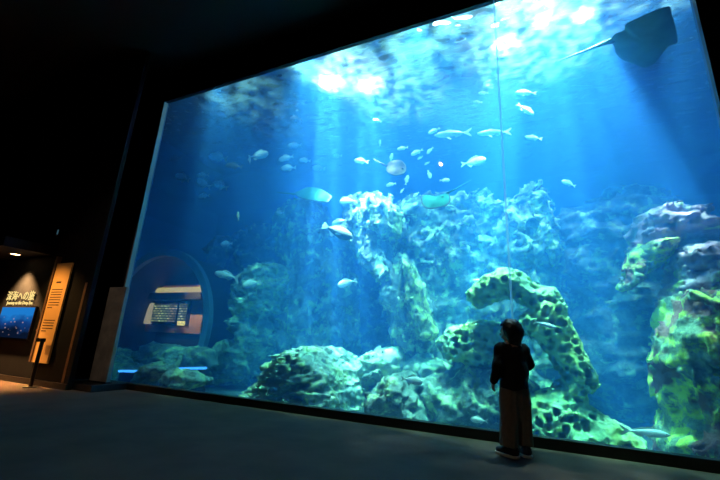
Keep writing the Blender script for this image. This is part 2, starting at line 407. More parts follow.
# ================================================================== ROCKS
def rock_mat(name, base, base2, algae, amt=.5, ascale=1.6, fine=14, third=None):
    m, t, o = nt(name)
    b = nd(t, 'ShaderNodeBsdfPrincipled', Roughness=.85); b.inputs['Specular IOR Level'].default_value = .2
    tc = nd(t, 'ShaderNodeTexCoord')
    n1 = nd(t, 'ShaderNodeTexNoise', Scale=ascale, Detail=6.0, Roughness=.65); n2 = nd(t, 'ShaderNodeTexNoise', Scale=fine * .4, Detail=6.0, Roughness=.7)
    for n in (n1, n2): t.links.new(tc.outputs['Object'], n.inputs['Vector'])
    r2 = nd(t, 'ShaderNodeValToRGB'); r2.color_ramp.elements[0].position = .38; r2.color_ramp.elements[1].position = .62
    r2.color_ramp.elements[0].color = (*base2, 1); r2.color_ramp.elements[1].color = (*base, 1)
    t.links.new(n2.outputs[0], r2.inputs[0])
    r1 = nd(t, 'ShaderNodeValToRGB'); r1.color_ramp.elements[0].position = .62 - .3 * amt; r1.color_ramp.elements[1].position = .72 - .3 * amt
    t.links.new(n1.outputs[0], r1.inputs[0])
    mx = nd(t, 'ShaderNodeMixRGB'); mx.inputs[2].default_value = (*algae, 1)
    t.links.new(r1.outputs[0], mx.inputs[0]); t.links.new(r2.outputs[0], mx.inputs[1])
    last = mx
    if third:
        n3 = nd(t, 'ShaderNodeTexNoise', Scale=2.4, Detail=4.0); t.links.new(tc.outputs['Object'], n3.inputs['Vector'])
        r3 = nd(t, 'ShaderNodeValToRGB'); r3.color_ramp.elements[0].position = .5; r3.color_ramp.elements[1].position = .58
        t.links.new(n3.outputs[0], r3.inputs[0]); m3 = nd(t, 'ShaderNodeMixRGB'); m3.inputs[2].default_value = (*third, 1)
        t.links.new(r3.outputs[0], m3.inputs[0]); t.links.new(mx.outputs[0], m3.inputs[1]); last = m3
    t.links.new(last.outputs[0], b.inputs['Base Color'])
    nb = nd(t, 'ShaderNodeTexNoise', Scale=fine, Detail=8.0, Roughness=.75); t.links.new(tc.outputs['Object'], nb.inputs['Vector'])
    bp = nd(t, 'ShaderNodeBump', Strength=.75, Distance=.08); t.links.new(nb.outputs[0], bp.inputs['Height']); t.links.new(bp.outputs[0], b.inputs['Normal'])
    t.links.new(b.outputs[0], o.inputs[0])
    return m
RM = {}
RM['pale'] = rock_mat('pale_encrusted_rock', (.38, .44, .36), (.20, .24, .20), (.85, 1.0, .50), .36, ascale=3.6, fine=26)
RM['green'] = rock_mat('algae_green_rock', (.50, .66, .52), (.30, .40, .32), (.80, 1.0, .50), .44, ascale=3.4, fine=26)
RM['yellow'] = rock_mat('yellow_algae_rock', (.42, .50, .34), (.16, .20, .17), (.90, 1.0, .16), .48, ascale=4.2, fine=26, third=(.30,.12,.11))
RM['purple'] = rock_mat('purple_grey_rock', (.48, .36, .42), (.16, .12, .15), (.60, .75, .2), .25, ascale=3, fine=26, third=(.45, .25, .32))
RM['grey'] = rock_mat('grey_rock', (.27, .29, .28), (.10, .11, .12), (.6, .7, .4), .3, ascale=3, fine=20)
RM['coral'] = rock_mat('honeycomb_green_rock', (.70, .98, .58), (.48, .72, .38), (.80, 1.0, .32), .6, fine=20)

R = []
def rk(label, name, *a, **k):
    o = rock(name, *a, **k); tag(o, label, 'rock'); R.append(o); return o
# --- honeycomb arch in the middle right
rk('green rock arch riddled with honeycomb pits curving beside the child', 'honeycomb_rock',
   [[(468,297),(484,280),(503,271),(522,276),(536,289),(551,290),(563,306),(572,330),(582,350),(594,372),(596,384),(586,396),(566,420),(562,440),(530,440),(536,410),(556,392),(566,378),(556,362),(543,343),(528,334),(514,327),(520,318),(534,311),(528,302),(508,294),(490,300),(476,305)],
    {'p': [(520,440),(524,398),(560,392),(600,415),(640,440),(640,456),(520,446)], 'Y': 6.1, 'T': .5, 'R': .25}],
   6.3, .42, .14, RM['coral'], h=.018, amp=.06, seed=1, pits=.13, pscale=9.6, warp=.05, ridge=.4)
rk('flat honeycomb pitted green ledge left of the child head', 'honeycomb_rock',
   [[(440,342),(455,328),(480,324),(505,326),(515,334),(512,352),(500,366),(470,362),(448,356)]],
   6.8, .45, .14, RM['coral'], h=.018, amp=.05, seed=4, pits=.13, pscale=9, warp=.05, ridge=.4)
# --- right foreground stack
rk('big yellow green rock pillar at the lower right edge of the window', 'rock_pillar',
   [[(668,300),(690,292),(740,296),(780,300),(780,475),(690,462),(664,450),(656,430),(668,405),(662,380),(652,360),(660,330)]],
   6.3, .8, .4, RM['yellow'], h=.036, amp=.26, freq=(1.2, 1.2, .8), seed=7, ridge=.7)
rk('purple grey slab rock jutting out above the yellow green pillar', 'rock_ledge',
   [[(668,256),(700,252),(760,258),(770,312),(700,312),(682,306),(664,300),(672,282)]],
   6.7, .8, .35, RM['purple'], h=.038, amp=.2, freq=(.9, .9, 2.6), seed=9, ridge=.7)
rk('overhanging layered purple rock with a green lip at the upper right', 'rock_ledge',
   [[(630,222),(648,213),(700,214),(712,238),(704,252),(675,250),(655,262),(642,276),(626,285),(623,266),(634,248)]],
   7.4, .9, .35, RM['purple'], h=.042, amp=.22, freq=(.9, .9, 2.8), seed=12, ridge=.7)
lip = rock('lip', [[(622,268),(628,256),(640,246),(656,238),(672,244),(664,256),(650,266),(642,278),(628,288)]], 6.75, .35, .13, RM['yellow'], h=.03, amp=.17, freq=(1.6,1.6,2.4), seed=13)
lip['label'] = 'green algae covered lip'; lip.parent = R[-1]
# --- far right hazy wall
rk('hazy blue layered rock wall sloping down behind the right ledges', 'rock_wall',
   [[(548,228),(580,212),(625,192),(660,200),(690,225),(760,260),(760,440),(640,440),(600,420),(575,380),(563,330),(548,280)]],
   10.2, 1.3, .8, RM['grey'], h=.09, amp=.5, freq=(.5, .5, 1.3), seed=15, ridge=.7)
rk('dim blue rock wall farthest back between the two columns', 'rock_wall',
   [[(296,236),(340,226),(380,222),(430,216),(480,214),(540,218),(560,300),(560,420),(300,400)]],
   11.6, .9, .8, RM['grey'], h=.09, amp=.5, seed=60, ridge=.75)
# --- centre wall pieces
RM['crust'] = rock_mat('bright_crusted_rock', (.42, .48, .30), (.18, .22, .16), (.85, .95, .35), .5, ascale=4, fine=26)
rk('long pale rock wall with patchy green ledges across the middle', 'rock_wall',
   [[(400,212),(420,208),(448,204),(470,202),(486,200),(500,212),(520,205),(532,194),(546,200),(556,225),(556,270),(560,330),(565,420),(480,430),(440,420),(405,410),(400,330),(395,260)]],
   9.2, 1.1, .6, RM['pale'], h=.055, amp=.5, freq=(1.1, 1.1, 1.1), seed=18, ridge=.75)
for pl in ([(460,246),(480,238),(500,241),(510,250),(490,256),(464,253)], [(422,226),(434,220),(442,245),(450,268),(440,276),(428,255)], [(526,198),(542,194),(553,215),(560,250),(549,264),(538,235),(530,215)], [(476,204),(492,200),(502,216),(488,223)]):
    oc = rock('outcrop', [pl], 8.35, .35, .14, RM['crust'], h=.036, amp=.15, freq=(1.6, 1.6, 1.8), seed=70 + pl[0][0] % 7)
    oc.parent = R[-1]; oc['label'] = 'bright green crusted outcrop'
rk('tall pale rock column with white crusted top left of centre', 'rock_column',
   [[(352,212),(366,201),(384,199),(400,206),(404,228),(400,250),(412,275),(428,300),(436,330),(430,360),(404,352),(394,318),(386,290),(372,272),(358,250),(350,232)]],
   7.9, .8, .4, RM['pale'], h=.042, amp=.32, freq=(1.4, 1.4, .8), seed=21, ridge=.75)
for pl in ([(402,262),(413,266),(426,292),(438,330),(426,340),(411,305)], [(372,206),(390,203),(402,214),(400,236),(386,240),(372,226)]):
    oc = rock('outcrop', [pl], 7.15, .3, .14, RM['crust'], h=.034, amp=.15, freq=(1.6, 1.6, 1.4), seed=80 + pl[0][0] % 7)
    oc.parent = R[-1]; oc['label'] = 'bright green crusted outcrop'
rk('broad blue rock column standing behind the grouper', 'rock_column',
   [[(283,222),(300,206),(318,206),(330,222),(345,238),(352,270),(350,310),(356,350),(330,380),(290,380),(284,330),(290,280)]],
   9.6, 1.0, .6, RM['pale'], h=.055, amp=.4, freq=(1.1, 1.1, .6), seed=24, ridge=.75)
rk('dark blue rock shoulder far back left of the blue column', 'rock_wall',
   [[(222,246),(236,240),(262,232),(288,228),(300,260),(300,390),(250,398),(232,390),(226,320)]],
   10.6, 1.0, .6, RM['grey'], h=.09, amp=.5, seed=27, ridge=.75)
rk('craggy green rock stack right of the round window', 'rock_stack',
   [[(256,272),(270,264),(284,268),(282,290),(276,310),(262,318),(268,342),(264,368),(246,380),(228,392),(216,390),(218,368),(228,350),(244,340),(246,316),(242,292)]],
   8.2, .7, .35, RM['green'], h=.042, amp=.3, freq=(1.2, 1.2, 2.0), seed=30, ridge=.75)
# --- foreground boulders along the glass
rk('large flat topped boulder with yellow green crust by the glass left of centre', 'boulder',
   [[(248,404),(262,392),(276,382),(288,372),(294,360),(302,350),(324,348),(334,354),(342,366),(352,378),(358,398),(362,420),(300,414),(250,408)]],
   6.4, .9, .16, RM['green'], h=.03, amp=.12, freq=(1.1, 1.1, 3.4), seed=33, ridge=.7)
rk('pale boulder in front of the slanting ledge right of the flat boulder', 'boulder',
   [[(370,412),(374,392),(386,380),(402,372),(414,378),(420,395),(424,408),(432,424),(400,424),(372,418)]],
   6.2, .6, .3, RM['pale'], h=.04, amp=.2, freq=(1.2, 1.2, 1.5), seed=36, ridge=.7)
rk('slanting green ledge rock above the pale boulder', 'rock_ledge',
   [[(352,372),(362,358),(380,348),(396,346),(404,356),(404,372),(392,378),(370,384),(356,386)]],
   7.2, .6, .25, RM['green'], h=.045, amp=.2, freq=(.9, .9, 1.8), seed=39, ridge=.7)
rk('rounded blue green boulder left of the child legs', 'boulder',
   [[(420,380),(438,370),(455,374),(468,362),(490,368),(512,374),(530,384),(530,436),(470,434),(446,428),(426,400)]],
   6.9, .8, .4, RM['pale'], h=.036, amp=.18, freq=(1.3,1.3,1.6), seed=42, ridge=.6)
rk('low green rubble rock between the boulders by the glass', 'boulder',
   [[(404,362),(424,356),(452,366),(448,384),(430,386),(412,380)]],
   7.4, .5, .25, RM['green'], h=.045, amp=.2, seed=45, ridge=.7)
# --- left small rocks in front of the round window
rk('small yellow crusted coral rock lowest at the left end of the window', 'coral_rock',
   [[(143,380),(146,370),(158,364),(172,366),(172,372),(162,376),(154,386),(146,390)]],
   5.8, .3, .14, RM['green'], h=.03, amp=.1, seed=48, ridge=.6)
rk('flat mottled coral rock right of the small yellow crusted one', 'coral_rock',
   [[(168,382),(176,372),(190,370),(204,372),(206,380),(196,386),(180,390)]],
   5.8, .3, .14, RM['green'], h=.03, amp=.1, seed=51, ridge=.6)
rk('low blue green rocks heaped at the far left corner of the window', 'rubble_rock',
   [[(100,362),(112,350),(126,354),(140,364),(150,378),(140,392),(100,385)]],
   6.6, .5, .25, RM['green'], h=.04, amp=.2, seed=54, ridge=.7)
rk('dark flat reef rock below the round window', 'reef_rock',
   [[(140,352),(160,344),(190,346),(214,352),(214,366),(190,372),(160,372),(142,366)]],
   7.05, .35, .2, RM['green'], h=.05, amp=.22, freq=(.9, .9, 1.6), seed=57, ridge=.7)
# ================================================================== ROUND VIEWING CHAMBER IN THE TANK
CC = np.array([-10.4, 8.0, 1.2]); CR = 2.12
def cyl(bm, c, r0, r1, y0, y1, n=64):
    """a pipe wall (open ring) along y between radii r0<r1"""
    rings = []
    for (r, y) in ((r0, y0), (r1, y0), (r1, y1), (r0, y1)):
        rings.append([bm.verts.new((c[0] + r * math.cos(2 * PI * k / n), y, c[2] + r * math.sin(2 * PI * k / n))) for k in range(n)])
    for a in range(4):
        A, B = rings[a], rings[(a + 1) % 4]
        for k in range(n): bm.faces.new((A[k], A[(k + 1) % n], B[(k + 1) % n], B[k]))
def disc(bm, c, r, y0, y1, n=64):
    a = [bm.verts.new((c[0] + r * math.cos(2 * PI * k / n), y0, c[2] + r * math.sin(2 * PI * k / n))) for k in range(n)]
    b = [bm.verts.new((c[0] + r * math.cos(2 * PI * k / n), y1, c[2] + r * math.sin(2 * PI * k / n))) for k in range(n)]
    bm.faces.new(a); bm.faces.new(b[::-1])
    for k in range(n): bm.faces.new((a[k], b[k], b[(k + 1) % n], a[(k + 1) % n]))
M['shell'] = simple('dark_chamber_shell', (.03, .04, .055), .6, noise=.3, nscale=3)
M['ring'] = simple('pale_blue_acrylic_rim', (.30, .50, .62), .3)
M['salmon'] = simple('warm_salmon_wall', (.62, .30, .20), .7, noise=.2, nscale=3)
M['chfloor'] = simple('dark_chamber_floor', (.05, .05, .06), .6)
bub = empty('round_viewing_window', (CC[0], 8.0, 0)); tag(bub, 'large round viewing window of a dark chamber seen at the left through the water', 'window')
def par(o, p):
    bpy.context.view_layer.update()
    o.parent = p; o.matrix_parent_inverse = p.matrix_world.inverted(); return o
bm = bmesh.new(); cyl(bm, CC, CR, CR + .06, 8.0, 9.8); disc(bm, CC, CR, 9.75, 9.8); par(bm_obj('shell', bm, M['shell'], smooth=False), bub)
bm = bmesh.new(); cyl(bm, CC, CR - .03, CR + .18, 7.86, 8.02); rg = par(bm_obj('rim', bm, M['ring']), bub); rg['label'] = 'pale blue acrylic rim'
bm = bmesh.new(); disc(bm, CC, CR - .03, 7.92, 7.96); par(bm_obj('pane', bm, M['acrylic']), bub)
# the chamber's air is cut out of the water
bm = bmesh.new(); disc(bm, CC, CR + .03, 7.95, 9.78)
cut = bm_obj('cutter', bm)
md = wt.modifiers.new('cut', 'BOOLEAN'); md.operation = 'DIFFERENCE'; md.object = cut; md.solver = 'EXACT'
dg = bpy.context.evaluated_depsgraph_get(); me = bpy.data.meshes.new_from_object(wt.evaluated_get(dg)); wt.modifiers.clear(); wt.data = me
bpy.data.objects.remove(cut)
# interior: floor, lit rear wall with display cases
par(box('deck', CC[0] - 1.9, CC[0] + 1.9, 8.06, 9.7, .28, .34, M['chfloor']), bub)
rw = empty('lit_display_wall', (-9.9, 9.3, .34)); tag(rw, 'warm salmon lit display wall inside the round window at the left', 'display wall')
def lit(name, c, s, var=None):
    m, t, o = nt(name); e = nd(t, 'ShaderNodeEmission', Strength=s, Color=(*c, 1))
    if var:
        tc = nd(t, 'ShaderNodeTexCoord'); b = nd(t, 'ShaderNodeTexBrick', Scale=var); b.inputs['Color1'].default_value = (*c, 1); b.inputs['Color2'].default_value = (c[0] * .12, c[1] * .12, c[2] * .2, 1); b.inputs['Mortar'].default_value = (.02, .01, .01, 1)
        b.inputs['Mortar Size'].default_value = .07
        mp = nd(t, 'ShaderNodeMapping'); mp.inputs['Rotation'].default_value = (PI / 2, 0, 0); t.links.new(tc.outputs['Object'], mp.inputs[0]); t.links.new(mp.outputs[0], b.inputs['Vector']); t.links.new(b.outputs[0], e.inputs[0])
    t.links.new(e.outputs[0], o.inputs[0]); return m
def xz(px, py, Y): q = P(px, py, Y); return q[0], q[2]
def pbox(name, px0, py0, px1, py1, Y, d, mat, parent):
    """a box whose front face spans two points of the wall at depth Y"""
    xa, za = xz(px0, py0, Y); xb, zb = xz(px1, py1, Y)
    return par(box(name, min(xa, xb), max(xa, xb), Y, Y + d, min(za, zb), max(za, zb), mat), parent)
pbox('wall_panel', 149, 286, 200, 334, 9.3, .1, M['salmon'], rw)
pbox('light_cove', 149, 288, 200, 291.5, 9.15, .12, lit('cove_light', (1, .42, .16), 1.6), rw)
M['dark'] = simple('dark_brown_frame', (.03, .018, .014), .6)
pbox('soffit', 149, 293, 200, 299, 9.0, .3, M['dark'], rw)
sg = pbox('side_banner', 141, 303, 150, 324, 9.2, .06, lit('salmon_backlit_banner', (1, .42, .24), 1.1), rw)
pbox('backing_board', 150.5, 301, 187.5, 326, 9.26, .04, M['dark'], rw)
for i, (a, b) in enumerate(((152, 158.5), (162, 167), (170, 174.5), (180, 184.5))):
    f = pbox('display_case', a - .5, 303, b + .5, 323, 9.22, .08, M['dark'], rw)
    pbox('backlit_panel', a, 304, b, 322, 9.205, .012, lit('backlit_panel_%d' % i, ((1, .62, .25), (.95, .75, .35), (1, .5, .25), (1, .7, .35))[i], 1.8, 3), f)
pbox('backlit_label', 177.5, 321, 183.5, 325.5, 9.15, .04, lit('orange_backlit_label', (1, .45, .12), 2.5), rw)
cn = par(box('counter', -11.3, -8.9, 8.8, 9.1, .34, .8, M['dark']), rw)
lp = empty('orange_lamp', (0, 0, 0)); q = P(137.5, 277, 8.8); lp.location = q
tag(lp, 'small glowing orange lamp high inside the round window', 'lamp')
bm = bmesh.new(); tube(bm, [q + np.array((0, 0, -.22)), q + np.array((0, 0, .0))], [.07, .09], 14); s1 = par(bm_obj('lamp_body', bm, M['salmon']), lp)
bm = bmesh.new(); tube(bm, [q + np.array((0, 0, .0)), q + np.array((0, 0, .1)), q + np.array((0, 0, .17))], [.11, .09, .03], 14); s1 = par(bm_obj('shade', bm, lit('orange_lamp_shade', (1, .5, .1), 6)), lp)
bm = bmesh.new(); tube(bm, [q + np.array((0, 0, .17)), q + np.array((0, 0, .75))], [.008, .008], 8); s1 = par(bm_obj('cord', bm, M['dark']), lp)
spot('chamber_lamp', (-10.0, 8.5, 2.9), (-9.7, 9.3, 1.5), 420, (1, .5, .28), 100, .6, .05)
# glowing blue strips on the bed below the window
for i, (a, b, y_, c_, d_) in enumerate(((119, 371, 6.0, 152, 371.5), (163, 369, 6.3, 206, 368))):
    st = empty('blue_glow_strip', P(a, b, y_)); tag(st, ('blue glowing strip low behind the small rocks at the left corner', 'blue glowing strip along the foot of the round window')[i], 'light strip', None)
    A_, B_ = P(a, b, y_), P(c_, d_, y_)
    bm = bmesh.new(); tube(bm, [A_, B_], [.025, .025], 8); par(bm_obj('tube', bm, lit('blue_glow_%d' % i, (.05, .3, 1), 2.2)), st)
    bm = bmesh.new(); add_box(bm, A_[0], B_[0], y_ + .02, y_ + .06, -.29, min(A_[2], B_[2]) - .02); par(bm_obj('bracket', bm, M['shell']), st)

# ================================================================== FISH
def fish_mat(name, top, belly, spec=.5, spots=None):
    m, t, o = nt(name); b = nd(t, 'ShaderNodeBsdfPrincipled', Roughness=.38); b.inputs['Specular IOR Level'].default_value = spec
    tc = nd(t, 'ShaderNodeTexCoord'); sp = nd(t, 'ShaderNodeSeparateXYZ'); t.links.new(tc.outputs['Generated'], sp.inputs[0])
    n = nd(t, 'ShaderNodeTexNoise', Scale=7.0, Detail=3.0); t.links.new(tc.outputs['Generated'], n.inputs['Vector'])
    ad = nd(t, 'ShaderNodeMath', operation='MULTIPLY_ADD'); t.links.new(n.outputs[0], ad.inputs[0]); ad.inputs[1].default_value = .25; t.links.new(sp.outputs[2], ad.inputs[2])
    r = nd(t, 'ShaderNodeValToRGB'); r.color_ramp.elements[0].position = .55; r.color_ramp.elements[1].position = .85
    r.color_ramp.elements[0].color = (*belly, 1); r.color_ramp.elements[1].color = (*top, 1)
    t.links.new(ad.outputs[0], r.inputs[0]); t.links.new(r.outputs[0], b.inputs['Base Color']); t.links.new(b.outputs[0], o.inputs[0]); return m
FM = {
 'jack': fish_mat('silver_blue_fish_skin', (.50, .58, .60), (.95, .95, .92)),
 'bream': fish_mat('silver_white_fish_skin', (.75, .78, .72), (.98, .98, .95)),
 'yellow': fish_mat('yellow_fish_skin', (.98, .70, .12), (.98, .90, .55)),
 'brown': fish_mat('brown_fish_skin', (.30, .16, .10), (.48, .30, .20)),
 'grouper': fish_mat('grouper_skin', (.50, .47, .38), (.04, .045, .04)),
 'green': fish_mat('olive_fish_skin', (.30, .42, .28), (.70, .80, .60)),
}
FM['grouper'].node_tree.nodes
M['fin'] = simple('pale_fish_fin', (.75, .78, .74), .5)
M['dfin'] = simple('dark_fish_fin', (.14, .13, .11), .5)
M['eye'] = simple('black_fish_eye', (.01, .01, .01), .15)
SP = {  # profile: (x from head, half height, centre z), height, width, tail spread, fork
 'jack':   dict(h=.095, w=.075, tail=.13, fork=.10, peak=.36, blunt=.62),
 'bream':  dict(h=.185, w=.075, tail=.13, fork=.05, peak=.34, blunt=.55),
 'yellow': dict(h=.140, w=.075, tail=.11, fork=.04, peak=.36, blunt=.6),
 'brown':  dict(h=.150, w=.08, tail=.10, fork=.02, peak=.38, blunt=.6),
 'grouper': dict(h=.165, w=.10, tail=.11, fork=-.02, peak=.40, blunt=.55),
 'green':  dict(h=.17, w=.08, tail=.11, fork=.03, peak=.36, blunt=.55),
}
def fish_body(bm, s):
    n, k = 16, 14; rings = []; L0, L1 = .5, -.32
    for i in range(n + 1):
        u = i / n; x = L0 + (L1 - L0) * u
        pk = s['peak']
        if u < pk: q = math.sin(PI / 2 * u / pk) ** s['blunt']
        else: q = math.cos(PI / 2 * (u - pk) / (1 - pk) * .93) ** 1.05
        q = max(q, .02 if i == 0 else .13 if u > .5 else .05)
        hh, ww = s['h'] * q, s['w'] * (q ** .9)
        bend = .02 * math.sin(u * 3.2)
        rings.append([bm.verts.new((x, ww * math.cos(2 * PI * j / k) + bend * u, hh * math.sin(2 * PI * j / k) * (1.0 if math.sin(2 * PI * j / k) > 0 else .92))) for j in range(k)])
    for a, b in zip(rings, rings[1:]):
        for j in range(k): bm.faces.new((a[j], a[(j + 1) % k], b[(j + 1) % k], b[j]))
    bm.faces.new(rings[0][::-1]); bm.faces.new(rings[-1])
def plate(bm, pts, t=.006, tilt=None):
    """a thin fin with thickness from an outline in x,z (or given 3d points)"""
    n = len(pts); p3 = [Vector((p[0], 0, p[1])) if len(p) == 2 else Vector(p) for p in pts]
    off = Vector((0, t, 0)) if tilt is None else Vector(tilt)
    a = [bm.verts.new(p + off) for p in p3]; b = [bm.verts.new(p - off) for p in p3]
    c0 = sum(p3, Vector()) / n; ca = bm.verts.new(c0 + off); cb = bm.verts.new(c0 - off)
    for i in range(n):
        j = (i + 1) % n
        bm.faces.new((a[i], a[j], ca)); bm.faces.new((b[j], b[i], cb)); bm.faces.new((a[j], a[i], b[i], b[j]))
def fin_tail(bm, s):
    t, f = s['tail'], s['fork']
    plate(bm, [(-.29, .022), (-.36, .05), (-.43, t * .75), (-.5, t), (-.475, t * .55), (-.5 + f + .02 if f > 0 else -.51, 0.0), (-.475, -t * .55), (-.5, -t), (-.43, -t * .75), (-.36, -.05), (-.29, -.022)])
def fin_dorsal(bm, s):
    h = s['h']; plate(bm, [(.22, h * .86), (.17, h * 1.35), (.08, h * 1.42), (-.04, h * 1.15), (-.16, h * .8), (-.24, h * .42), (-.1, h * .7), (.06, h * .88)])
def fin_anal(bm, s):
    h = s['h']; plate(bm, [(-.04, -h * .75), (-.09, -h * 1.2), (-.17, -h * .85), (-.25, -h * .35), (-.15, -h * .5)])
def fin_pect(bm, s, sd):
    w = s['w']; plate(bm, [(.20, sd * w * .8, -.03), (.13, sd * (w + .03), -.02), (.04, sd * (w + .05), -.075), (.05, sd * (w + .045), -.10), (.15, sd * (w + .01), -.07)], tilt=(0, sd * .004, .003))
def eye(bm, s, sd):
    if 1:
        g = bmesh.ops.create_uvsphere(bm, u_segments=10, v_segments=6, radius=.016)
        for v in g['verts']: v.co += Vector((.425, sd * s['w'] * .62, s['h'] * .15))
big_cache, small_cache = {}, {}
def build_big(k):
    s = SP[k]; r = empty('fish')
    bm = bmesh.new(); fish_body(bm, s); bm_obj('body', bm, FM[k], r, True)
    fm = M['dfin'] if k in ('brown',) else (FM['yellow'] if k == 'yellow' else M['fin'])
    bm = bmesh.new(); fin_tail(bm, s); bm_obj('tail_fin', bm, fm, r)
    bm = bmesh.new(); fin_dorsal(bm, s); bm_obj('dorsal_fin', bm, fm, r)
    bm = bmesh.new(); fin_anal(bm, s); bm_obj('anal_fin', bm, fm, r)
    for sd in (-1, 1): bm = bmesh.new(); fin_pect(bm, s, sd); bm_obj('pectoral_fin', bm, fm, r)
    for sd in (-1, 1): bm = bmesh.new(); eye(bm, s, sd); bm_obj('eye', bm, M['eye'], r, True)
    return r
def build_small(k):
    s = SP[k]; bm = bmesh.new(); fish_body(bm, s); fin_tail(bm, s); fin_dorsal(bm, s); fin_anal(bm, s)
    for sd in (-1, 1): fin_pect(bm, s, sd)
    o = bm_obj('fish', bm, FM[k], None, False); return o
def copy_thing(o):
    c = o.copy(); col.objects.link(c)
    for ch in o.children: d = ch.copy(); d.parent = c; col.objects.link(d)
    return c
def place_fish(label, k, head, tail, Y, big=False, yaw=0, group=None, name=None):
    H, T_ = Vector(P(head[0], head[1], Y)), Vector(P(tail[0], tail[1], Y))
    f = H - T_; L = f.length; f.normalize()
    f = (Matrix.Rotation(yaw, 3, 'Z') @ f)
    up = Vector((0, 0, 1)); side = up.cross(f)
    if side.length < .3: side = Vector((0, 1, 0)) - f * f.y
    side.normalize(); up = f.cross(side)
    cache = big_cache if big else small_cache
    if k not in cache: cache[k] = (build_big if big else build_small)(k); o = cache[k]
    else: o = copy_thing(cache[k])
    m = Matrix((f, side, up)).transposed().to_4x4()
    o.matrix_world = Matrix.Translation((H + T_) / 2) @ m @ Matrix.Diagonal((L / math.cos(yaw), L, L, 1))
    tag(o, label, 'fish', group); return o
SCH = 'small silver fish schooling in the tank'
